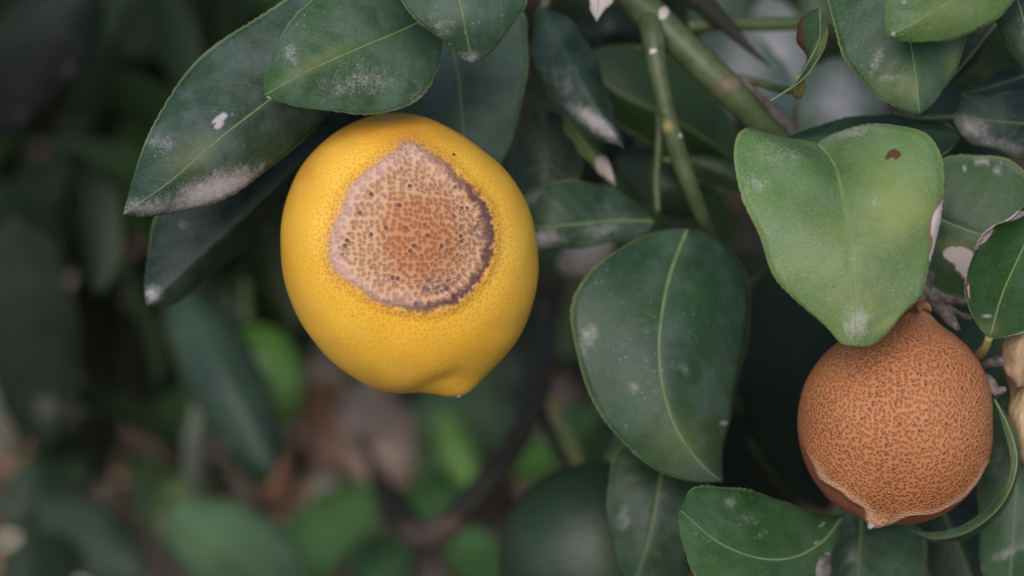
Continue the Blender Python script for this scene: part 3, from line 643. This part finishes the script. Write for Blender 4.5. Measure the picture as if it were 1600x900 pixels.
leaf((704, 0), (752, 318), [(660, 40), (632, 110), (625, 180), (640, 240), (690, 295)], [(708, 75), (718, 130), (724, 200), (735, 265)],
     [(770, -10), (818, 20), (825, 62), (821, 130), (808, 190), (786, 250)], (56, 50, 46, 44), (5, 4), (.044, .086, .050), .4, None, 'grey green leaf standing behind the top right of the yellow lemon')
leaf((575, 148), (228, 479), [(520, 120), (450, 140), (350, 200), (280, 270), (243, 340), (233, 380), (227, 435)], [(520, 200), (420, 300), (310, 400)],
     [(560, 205), (500, 262), (440, 322), (380, 388), (320, 440), (270, 475)], (50, 46, 40, 34), (6, 8), (.014, .032, .019), .25, [('d', 238, 460, 14, 14, 0, .75), ('d', 285, 350, 14, 10, 0, .35)],
     'very dark leaf tucked under the residue marked leaf, pale fleck at its tip', rib=False)
leaf((1024, 346), (785, 345), [(990, 315), (940, 290), (890, 282), (848, 291), (818, 306)], [(960, 345), (880, 352), (830, 352)],
     [(1008, 366), (960, 379), (900, 388), (842, 390), (808, 378)], (58, 52, 48, 54), (5, 2), (.030, .066, .032), .5, [('d', 850, 372, 34, 14, 0, .8), ('d', 940, 360, 40, 12, -10, .4), ('d', 830, 310, 30, 12, -20, .3)],
     'leaf pointing at the right side of the yellow lemon, whitish residue below')
leaf((1075, 356), (1130, 753), [(1040, 360), (990, 376), (930, 416), (896, 470), (895, 525), (915, 600), (955, 670), (1010, 725), (1075, 750)], [(1050, 420), (1036, 480), (1030, 550), (1039, 620), (1062, 680), (1100, 730)],
     [(1112, 366), (1150, 400), (1172, 450), (1172, 510), (1160, 570), (1142, 650), (1131, 700)], (46, 34, 26, 24, 26), (3, 21), (.026, .068, .028), .38,
     [('d', 922, 523, 10, 17, 10, .7), ('d', 912, 530, 8, 40, 0, .35), ('d', 990, 605, 9, 9, 0, .45), ('D', 1131, 661, 4.5, 3.5, 0, 1), ('d', 985, 705, 20, 4, 38, .7), ('y', 1070, 690, 50, 40, 0, .15), ('d', 1070, 580, 8, 16, -30, .3)],
     'broad dark leaf folded along its midrib between the yellow and brown lemons', rib_r=.00055)
leaf((1276, 222), (1336, 541), [(1230, 214), (1166, 201), (1146, 238), (1157, 300), (1184, 362), (1205, 425), (1243, 468), (1288, 510), (1314, 536)], [(1304, 258), (1318, 310), (1328, 372), (1333, 440), (1337, 505)],
     [(1310, 206), (1370, 193), (1440, 204), (1468, 240), (1475, 290), (1470, 345), (1452, 410), (1441, 460), (1412, 490), (1382, 524), (1358, 540)], (4, -16, -26, -28, -27), (3, 5), (.085, .150, .052), .32,
     [('b', 1395, 242, 13, 8, 0, 1), ('p', 1466, 362, 13, 58, 8, .75), ('y', 1400, 330, 65, 60, 0, .6), ('y', 1290, 390, 60, 70, 0, .3), ('y', 1360, 470, 70, 60, 0, .45), ('d', 1340, 505, 24, 28, 0, .62), ('d', 1180, 285, 20, 22, 0, .4),
      ('d', 1330, 205, 55, 14, -10, .45), ('d', 1220, 240, 60, 22, 10, .3), ('b', 1306, 447, 4, 4, 0, .7), ('D', 1333, 404, 2.5, 6, 0, 1), ('d', 1368, 318, 10, 8, 0, .4), ('y', 1385, 505, 26, 8, -40, .9)],
     'large pale yellow green leaf with brown spot and bleached edge above the brown lemon', rib_r=.00055, nu=250)
leaf((1205, 222), (1500, 215), [(1250, 205), (1310, 186), (1380, 178), (1440, 182), (1480, 195)], [(1280, 215), (1380, 205), (1450, 205)], [(1260, 260), (1330, 270), (1420, 262), (1475, 240)], (34, 24, 22, 30), (9, 6), (.024, .055, .030), .1, None, rib=False)
leaf((1440, 330), (1660, 420), [(1450, 280), (1472, 250), (1520, 242), (1580, 252), (1640, 320)], [(1490, 352), (1545, 372), (1600, 395)], [(1438, 400), (1455, 450), (1500, 468), (1560, 480), (1630, 470)], (24, 20, 18, 20), (6, 6), (.036, .088, .030), .25,
     [('p', 1498, 398, 26, 14, 8, .8), ('p', 1506, 414, 15, 24, -28, .8), ('D', 1533, 252, 14, 4, 10, .6), ('D', 1566, 253, 5, 4, 0, .8), ('D', 1507, 265, 4, 4, 0, .8), ('d', 1560, 266, 18, 4, -10, .6), ('y', 1490, 385, 30, 12, 10, .5)],
     'green leaf with dried pale patch behind the pale yellow green leaf')
leaf((1546, 530), (1665, 255), [(1522, 500), (1508, 450), (1519, 402), (1545, 360), (1580, 340), (1625, 300)], [(1566, 460), (1595, 395), (1630, 320)], [(1572, 526), (1610, 512), (1660, 470), (1690, 380)], (0, -8, -12, -10), ([0, -1, -5, -9, -5, 0], 4), (.030, .090, .026), .25,
     [('p', 1510, 440, 3.5, 40, -6, .7), ('p', 1537, 368, 8, 34, 40, .75), ('p', 1585, 338, 22, 6, -20, .75), ('y', 1540, 515, 26, 14, 0, .35), ('d', 1543, 494, 10, 3, 0, .8)],
     'green leaf with curled dry brown margin above the rolled dead leaf')
tube('petiole', [(1546, 526, 0), (1540, 542, 4), (1530, 555, 12)], [.0011, .0013, .0015], M_PETIOLE, LEAVES[-1], segs=10)
leaf((1380, -130), (1437, 179), [(1310, -80), (1292, -10), (1308, 58), (1326, 102), (1360, 141), (1402, 167)], [(1405, -30), (1422, 60), (1432, 130)], [(1480, -110), (1535, -40), (1525, 20), (1510, 62), (1496, 102), (1480, 132), (1460, 162)], (10, -6, -12, -16), (5, 8), (.034, .086, .032), .35,
     [('d', 1370, 95, 8, 22, 20, .55), ('y', 1400, 135, 45, 30, 0, .3), ('d', 1390, 122, 26, 6, 0, .4), ('y', 1490, 90, 16, 30, 0, .4)], 'large green leaf hanging tip down at the top beside the thorny twig')
leaf((1620, -70), (1386, 58), [(1540, -90), (1450, -60), (1392, -15), (1379, 22)], [(1550, -40), (1480, 5), (1425, 38)], [(1625, -30), (1590, -2), (1560, 27), (1510, 55), (1450, 67), (1405, 63)], (-8, -22, -30, -32), (4, 4), (.055, .115, .030), .3,
     [('y', 1490, 15, 70, 26, -20, .4), ('D', 1396, 53, 3, 4, 0, .9), ('D', 1412, 3, 4, 3, 0, .8)], 'yellowish green leaf overlapping the large hanging leaf at the top')
leaf((1570, -60), (1640, 190), [(1545, -20), (1557, 38), (1575, 75), (1602, 120)], [(1590, 0), (1612, 80)], [(1640, -50), (1680, 20), (1680, 120)], (8, 2, 0, -2), (4, 4), (.040, .082, .042), .4, None, 'grey green leaf hanging at the outer right edge of the spray')
leaf((1590, 0), (1462, 150), [(1550, 0), (1500, 40), (1470, 90)], [(1550, 45), (1510, 95)], [(1575, 20), (1555, 48), (1530, 92), (1492, 128)], (44, 40, 36), (4, 6), (.018, .040, .024), .3, None)
leaf((1660, 90), (1500, 148), [(1620, 80), (1580, 96), (1530, 130)], [(1610, 115), (1550, 135)], [(1640, 140), (1590, 152), (1540, 153)], (52, 48, 44), (7, -3), (.022, .050, .028), .4, None)
leaf((1670, 205), (1487, 181), [(1620, 146), (1562, 147), (1512, 155)], [(1620, 195), (1560, 190), (1520, 185)], [(1640, 255), (1590, 243), (1542, 231), (1502, 211)], (36, 34, 32, 30), (4, 2), (.020, .045, .026), .5, [('d', 1520, 200, 34, 16, 25, .7), ('d', 1560, 225, 50, 12, 14, .5)],
     'dark leaf with whitish dusty lower edge behind the pale leaf')
tube('petiole', [(1392, 176, 30), (1430, 184, 28), (1452, 184, 26), (1500, 182, 32)], [.0005, .0008, .0010, .0006], M_TWIG, LEAVES[-1], segs=10)
# small folded leaf seen on edge
leaf((1280, 12), (1203, 157), [(1262, 20), (1247, 38), (1245, 64), (1260, 88), (1256, 104), (1238, 132)], [(1282, 34), (1280, 62), (1266, 92), (1240, 132)], [(1291, 38), (1292, 62), (1276, 95), (1248, 128)], (14, 6, 2, -2), (10, -2), (.040, .080, .036), .2,
     [('b', 1247, 52, 9, 40, 0, .9), ('b', 1258, 86, 6, 14, 0, .8), ('y', 1288, 62, 6, 50, 20, .4)], 'small folded leaf with brown inner half seen edge on', teeth=.6, rib_r=.0003)
tube('petiole', [(1250, 118, 6), (1251, 138, 10), (1246, 148, 14)], [.0011, .0014, .0013], M_PETIOLE, LEAVES[-1], segs=10)
leaf((850, 10), (975, 231), [(834, 28), (834, 98), (868, 160), (900, 196), (942, 221)], [(868, 60), (908, 130), (945, 190)], [(882, 26), (908, 48), (932, 92), (952, 152), (970, 208)], (58, 50, 44, 40), (5, 9), (.018, .044, .024), .35, [('d', 928, 190, 44, 13, 38, .95), ('d', 880, 130, 20, 40, -30, .3)],
     'dark leaf with pinkish white residue on its tip between lemon and forked branch', rib=False)
leaf((930, -60), (932, 33), [(912, -30), (920, 0), (924, 18)], [(936, -20), (934, 10)], [(975, -30), (958, 0), (945, 16)], (40, 34, 30), (2, 2), (.05, .09, .04), .3, [('p', 938, 5, 30, 40, 0, .8)], 'bleached pinkish leaf tip poking in above the branch fork')
leaf((848, 165), (858, 330), [(815, 195), (798, 250), (810, 300)], [(850, 220), (850, 280)], [(880, 185), (906, 240), (900, 300)], (84, 80, 76), (3, 3), (.030, .052, .030), .1, None, rib=False)
leaf((880, 170), (961, 290), [(884, 205), (912, 245), (938, 272)], [(895, 195), (922, 235), (945, 268)], [(905, 190), (935, 232), (956, 262)], (70, 64, 60), (2, 3), (.07, .115, .035), .2, [('p', 950, 268, 16, 30, -32, .85)], 'narrow light green leaf with dry pinkish tip behind the dark leaf')
leaf((905, 92), (1165, 262), [(940, 74), (1000, 74), (1070, 98), (1122, 150), (1152, 215)], [(960, 140), (1030, 175), (1100, 215)], [(915, 135), (960, 190), (1040, 232), (1110, 250)], (92, 92, 96, 104), (5, 8), (.024, .060, .018), .1, None, 'wide mid green leaf in shade behind the forked green branch')
leaf((1060, 250), (1180, 300), [(1085, 228), (1130, 228), (1165, 255)], [(1100, 255), (1140, 272)], [(1075, 275), (1115, 292), (1150, 300)], (104, 102, 104), (4, 4), (.032, .066, .030), .2, None)
leaf((1040, 690), (985, 935), [(985, 690), (958, 720), (950, 780), (958, 840)], [(1030, 760), (1012, 850)], [(1090, 700), (1110, 770), (1100, 860), (1050, 920)], (66, 58, 56, 58), (4, 4), (.022, .056, .024), .35, [('d', 975, 810, 12, 20, 0, .4), ('d', 1030, 770, 20, 20, 0, .25)], 'dark leaf partly covering the dark green unripe lemon')
leaf((1318, 806), (1061, 795), [(1262, 797), (1190, 771), (1130, 760), (1083, 764)], [(1285, 846), (1240, 871), (1185, 872), (1120, 846)], [(1296, 872), (1240, 930), (1160, 950), (1092, 905), (1064, 840)], (34, 14, 4, 0), (10, 0), (.034, .096, .026), .3,
     [('d', 1140, 785, 10, 10, 0, .5), ('d', 1190, 835, 20, 5, -30, .4), ('D', 1284, 820, 7, 2, -35, .8), ('D', 1276, 848, 5, 2, -35, .8), ('d', 1165, 812, 40, 16, 0, .2)], 'bright green leaf with curved midrib lying left below the brown lemon', rib_r=.0005)
leaf((1348, 770), (1345, 990), [(1310, 790), (1292, 860), (1300, 940)], [(1345, 830), (1341, 900)], [(1400, 790), (1446, 850), (1430, 940)], (60, 54, 50), (4, 5), (.034, .080, .036), .35, [('d', 1330, 870, 14, 20, 0, .4), ('d', 1400, 880, 20, 20, 0, .25)], 'leaf hanging straight down behind the tip of the brown lemon')
leaf((1590, 560), (1570, 960), [(1540, 620), (1520, 700), (1530, 790), (1532, 880)], [(1590, 680), (1585, 800), (1578, 900)], [(1650, 620), (1670, 740), (1650, 880)], (44, 38, 36, 40), (5, 4), (.046, .100, .046), .45, [('d', 1580, 860, 30, 10, -25, .5), ('d', 1560, 720, 30, 40, 0, .3)], 'light green leaf standing behind the right flank of the brown lemon')
# ribbon like leaf curling under the brown lemon
leaf((1551, 618), (1424, 830), [(1586, 672), (1594, 728), (1572, 792), (1522, 836), (1464, 849)], [(1581, 680), (1588, 732), (1565, 788), (1516, 829), (1462, 842)], [(1571, 678), (1579, 738), (1553, 784), (1508, 819), (1462, 831)], (10, 4, 0, 6, 16, 24), (16, 2), (.052, .092, .050), .35, [('y', 1575, 745, 12, 60, 0, .5)],
     'narrow leaf curling like a ribbon round the underside of the brown lemon', teeth=.3, rib_r=.0003)
leaf((1470, 790), (1540, 960), [(1440, 830), (1450, 890), (1490, 940)], [(1490, 840), (1515, 900)], [(1530, 810), (1560, 870), (1560, 930)], (80, 76, 74), (4, 4), (.014, .034, .018), .2, None)
# rolled dead leaf
leaf((1588, 500), (1602, 735), [(1568, 525), (1562, 565), (1578, 610), (1574, 650), (1582, 700)], [(1590, 550), (1600, 600), (1598, 660)], [(1640, 530), (1650, 580), (1640, 650), (1640, 700)], (16, 20, 14, 18), ([0, 10, 14, 8, 12, 6], 16), (.3, .2, .1), 0, None, 'rolled tan dead leaf hanging beside the brown lemon',
     teeth=.2, mats=[M_DEAD, M_DEAD], wav=4, puff=3, ribmat=M_DEAD)
leaf((1620, 480), (1590, 605), [(1585, 505), (1566, 535), (1568, 575)], [(1600, 530), (1592, 575)], [(1640, 520), (1640, 570), (1620, 600)], (8, 6, 10), (8, 8), (.3, .2, .1), 0, None, None, teeth=.2, mats=[M_DEAD, M_DEAD], wav=3, puff=2, ribmat=M_DEAD)
# shaded and sky-lit leaves between the sharp layer and the depth
for a in [(1215, 400, 1290, 800, 210, 115, 150, (.010, .022, .017)), (1160, 390, 1230, 640, 190, 150, 175, (.018, .034, .016)), (1130, 560, 1210, 830, 170, 125, 160, (.010, .022, .018)),
          (960, 240, 1110, 330, 90, 120, 116, (.018, .036, .018)), (980, 110, 900, 300, 110, 130, 125, (.014, .028, .018)), (1010, 30, 900, 60, 80, 120, 120, (.010, .022, .014)),
          (1090, 60, 1235, 190, 130, 170, 110, (.085, .125, .110)), (1195, -10, 1225, 190, 120, 200, 140, (.13, .16, .155)), (1370, 110, 1255, 215, 140, 150, 110, (.070, .105, .080)), (1150, -40, 1100, 60, 100, 190, 185, (.05, .08, .05)),
          (1330, -40, 1250, 60, 90, 200, 190, (.045, .08, .045)),  (1450, 120, 1560, 290, 120, 90, 84, (.018, .042, .02)),
          (870, 420, 960, 380, 60, 150, 140, (.22, .17, .15)), (1520, 600, 1450, 860, 150, 120, 110, (.014, .03, .018)), (1440, 420, 1540, 640, 150, 80, 76, (.035, .075, .034)), (1240, 790, 1260, 960, 120, 100, 96, (.02, .045, .02))]:
    pale_ = a[7][0] > .06  # pale leaves: reflected skylight put into their colour and residue patch
    bleaf(*a, film=.6 if pale_ else .0, rib=False, spots=[('d', (a[0]+a[2])/2, (a[1]+a[3])/2, 40, 60, 0, .8)] if pale_ else None)

# ------------------------------------------------------------------ blurred leaves in the depth of the crown
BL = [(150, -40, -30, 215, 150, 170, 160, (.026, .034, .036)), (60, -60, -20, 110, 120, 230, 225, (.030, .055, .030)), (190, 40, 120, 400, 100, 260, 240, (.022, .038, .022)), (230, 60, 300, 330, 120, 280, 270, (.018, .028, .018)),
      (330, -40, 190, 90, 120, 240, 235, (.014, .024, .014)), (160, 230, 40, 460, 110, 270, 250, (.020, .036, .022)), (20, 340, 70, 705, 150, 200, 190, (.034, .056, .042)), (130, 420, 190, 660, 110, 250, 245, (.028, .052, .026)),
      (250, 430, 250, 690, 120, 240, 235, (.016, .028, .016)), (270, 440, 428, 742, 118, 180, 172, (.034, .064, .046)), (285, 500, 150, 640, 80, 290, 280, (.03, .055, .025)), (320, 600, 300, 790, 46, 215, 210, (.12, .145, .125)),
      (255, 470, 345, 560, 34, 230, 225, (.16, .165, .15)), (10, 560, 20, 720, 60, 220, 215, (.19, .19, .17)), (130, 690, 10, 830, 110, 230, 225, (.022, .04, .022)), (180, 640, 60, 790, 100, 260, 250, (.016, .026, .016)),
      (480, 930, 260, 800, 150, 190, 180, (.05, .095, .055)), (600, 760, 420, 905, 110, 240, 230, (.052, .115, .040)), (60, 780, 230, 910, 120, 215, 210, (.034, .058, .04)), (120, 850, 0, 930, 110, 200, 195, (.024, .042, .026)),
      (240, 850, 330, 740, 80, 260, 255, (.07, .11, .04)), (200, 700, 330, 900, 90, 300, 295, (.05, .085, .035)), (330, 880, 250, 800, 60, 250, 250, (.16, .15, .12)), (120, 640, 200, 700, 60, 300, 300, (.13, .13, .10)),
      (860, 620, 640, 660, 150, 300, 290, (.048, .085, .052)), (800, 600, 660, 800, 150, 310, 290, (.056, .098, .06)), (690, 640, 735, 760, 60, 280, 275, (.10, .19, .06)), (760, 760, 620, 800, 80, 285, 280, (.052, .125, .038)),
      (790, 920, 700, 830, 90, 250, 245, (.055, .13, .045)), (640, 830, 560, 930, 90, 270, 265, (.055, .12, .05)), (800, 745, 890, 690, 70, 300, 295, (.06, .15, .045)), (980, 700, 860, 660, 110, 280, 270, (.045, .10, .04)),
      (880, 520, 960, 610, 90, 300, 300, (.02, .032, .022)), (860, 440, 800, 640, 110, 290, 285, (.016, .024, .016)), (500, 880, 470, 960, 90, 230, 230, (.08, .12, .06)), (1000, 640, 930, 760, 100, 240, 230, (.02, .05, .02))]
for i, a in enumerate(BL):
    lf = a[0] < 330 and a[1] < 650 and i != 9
    a = a[:5]+(a[5]*(1.6 if lf else 1.75), a[6]*(1.95 if lf else 1.65))+(tuple(c*(1.05 if i == 9 else .6 if a[0] < 330 and a[1] < 650 and a[7][0] < .1 else 1.3 if a[0] > 430 and a[7][1] > .08 else 1.0) for c in a[7]),)  # upper left leaves darkened: the crown's inner shade put into their colour
    sp = None
    if i == 0: sp = [('d', 105, 110, 18, 14, 0, .32), ('d', 32, 180, 14, 12, 0, .32)]
    if i == 6: sp = [('d', 72, 640, 20, 26, 0, .4)]
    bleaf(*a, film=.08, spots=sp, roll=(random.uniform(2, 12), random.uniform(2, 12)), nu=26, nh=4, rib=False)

# shared small leaf shapes for the rest of the crown
def template(k):
    r_ = np.random.default_rng(50+k); n, h = 12, 3; V = []; uv = []
    cup, arch, tw = r_.uniform(.05, .5), r_.uniform(.1, .5), r_.uniform(-.5, .5)
    for i in range(n):
        t = i/(n-1); w = .24*(t+.012)**.6*(1.012-t)**.55*1.55
        for j in range(-h, h+1):
            v = j/h; x = w*v; z = cup*w*v*v+arch*(t*(1-t))*.6-.0+tw*x*t*.5
            V.append((x, t, z)); uv.append((t, v*.5+.5))
    V = np.array(V); F = grid_faces(n, 2*h+1)
    return V, F, np.array(uv)
TPL = [template(k) for k in range(6)]; TME = []
for V, F, uv in TPL:
    o = make_obj('leaf_shape', V, F, [M_LEAF], loc=(0, 0, 0), uv=uv, attrs={'marks': np.zeros((len(V), 3)), 'pale': np.zeros(len(V))}); TME.append(o.data); bpy.data.objects.remove(o)
def rand_rot():
    # leaves droop and mostly turn their faces up and outward
    q = Matrix.Rotation(random.uniform(0, 6.283), 3, 'Z') @ Matrix.Rotation(random.gauss(-.75, .45), 3, 'X') @ Matrix.Rotation(random.gauss(0, .5), 3, 'Y')
    return q
BASECOL = [(.020, .042, .020), (.028, .060, .026), (.016, .034, .020), (.036, .075, .030)]
cnt = 0; tries = 0
while cnt < 200 and tries < 6000:
    tries += 1
    px, py = random.uniform(-60, 1660), random.uniform(-60, 960); dz = random.uniform(300, 800)
    if cnt > 120: px, py = random.uniform(-60, 620), random.uniform(-60, 420)
    if 440 < px < 1000 and py > 470: continue
    if px < 560 and py > 620 and dz < 450: continue
    p = W(px, py, dz)
    if p[2] < .10: continue
    o = bpy.data.objects.new('leaf', TME[cnt % 6]); COL.objects.link(o); o.parent = tree
    s = random.uniform(.055, .085); m = rand_rot().to_4x4() @ Matrix.Scale(s, 4)
    m.translation = Vector(p-TREE_BASE); o.matrix_local = m
    o.color = (*[c*random.uniform(.8, 1.2) for c in np.array(random.choice(BASECOL))*.6], .05); cnt += 1
# crown beyond the picture: one mass of leaves, added to shade the depth behind
vs, fs, us = [], [], []; off = 0
ctr = np.array([.05, 1.62, .85]); rad = np.array([1.25, 1.0, .75])
n = 0
while n < 8000:
    q = rng.normal(size=3); q /= np.linalg.norm(q); q *= random.uniform(.25, 1)**.5
    p = ctr+q*rad
    if p[2] < .12: continue
    d = (p-CL)@FW; px, py = to_px(p[None]); px, py = px[0], py[0]
    if d < .86 or p[1] < .74: continue
    m_ = 45+110/d
    deep = (d > 1.25 and py < 330 and (px < 880 or py < 200)) or (d > 1.3 and px < 330 and py < 620 and p[2] > .16)
    if -m_*2 < px < 1600+m_*2 and -m_*1.6 < py and d < 1.9 and not deep: continue
    if py > 900 and -200 < px < 1800: continue
    V, F, uv = TPL[n % 6]; s = random.uniform(.06, .09); m = np.array(rand_rot())*s
    vs.append(V@m.T+p); fs.append(F+off); us.append(uv); off += len(V); n += 1
V = np.vstack(vs)
cm = make_obj('foliage', V, np.vstack(fs), [M_LEAF], tree, loc=TREE_BASE, uv=np.vstack(us), attrs={'marks': np.zeros((len(V), 3)), 'pale': np.zeros(len(V))})
cm['kind'] = 'stuff'; cm.color = (.018, .038, .017, .05)
# trunk and limbs
def wt(name, pts, r, m=M_BARK): return tube(name, np.array(pts, float), r, m, tree, segs=14, step=.02, knob=.04)
wt('trunk', [(.62, 1.62, -.06), (.61, 1.63, .12), (.63, 1.62, .32), (.60, 1.64, .52)], [.055, .045, .040, .036])
e = W(930, -80, 66)
wt('limb', [(.60, 1.64, .50), (.48, 1.50, .72), (.30, 1.20, .80), (.12, .95, .66), tuple(e)], [.032, .024, .016, .010, .0056])
wt('limb', [(.61, 1.63, .46), (.30, 1.80, .75), (-.1, 1.7, .9), (-.5, 1.5, .95)], [.030, .022, .016, .008])
wt('limb', [(.61, 1.63, .5), (.8, 1.5, .8), (.9, 1.3, 1.0)], [.028, .02, .01])

# unseen trees added behind the camera to block low sky light
for k, (x, y) in enumerate([(-1.9, -1.9), (0.1, -2.3), (2.1, -1.9)]):
    t = empty('lemon_tree', (x, y, 0), ['rounded lemon tree of the opposite row, facing the scarred fruit from its left', 'rounded lemon tree of the opposite row, straight across from the fruit', 'rounded lemon tree of the opposite row, across from the brown lemon'][k], 'tree', 'lemon trees of the opposite row')
    vs, fs, us = [], [], []; off = 0
    for i in range(1500):
        q = rng.normal(size=3); q /= np.linalg.norm(q); q *= random.uniform(.55, 1)
        p = np.array([x, y, 1.15])+q*np.array([1.15, .85, 1.0])
        V, F, uv = TPL[i % 6]; m = np.array(rand_rot())*random.uniform(.12, .17)
        vs.append(V@m.T+p); fs.append(F+off); us.append(uv); off += len(V)
    V = np.vstack(vs); o = make_obj('crown', V, np.vstack(fs), [M_LEAF], t, loc=(x, y, 0), uv=np.vstack(us), attrs={'marks': np.zeros((len(V), 3)), 'pale': np.zeros(len(V))})
    o['kind'] = 'stuff'; o.color = (.032, .07, .028, .2)
    tube('trunk', np.array([(x, y, -.05), (x+.02, y, .3), (x-.02, y+.02, .8), (x, y, 1.3)]), [.07, .055, .045, .03], M_BARK, t, segs=14, step=.03, knob=.04)
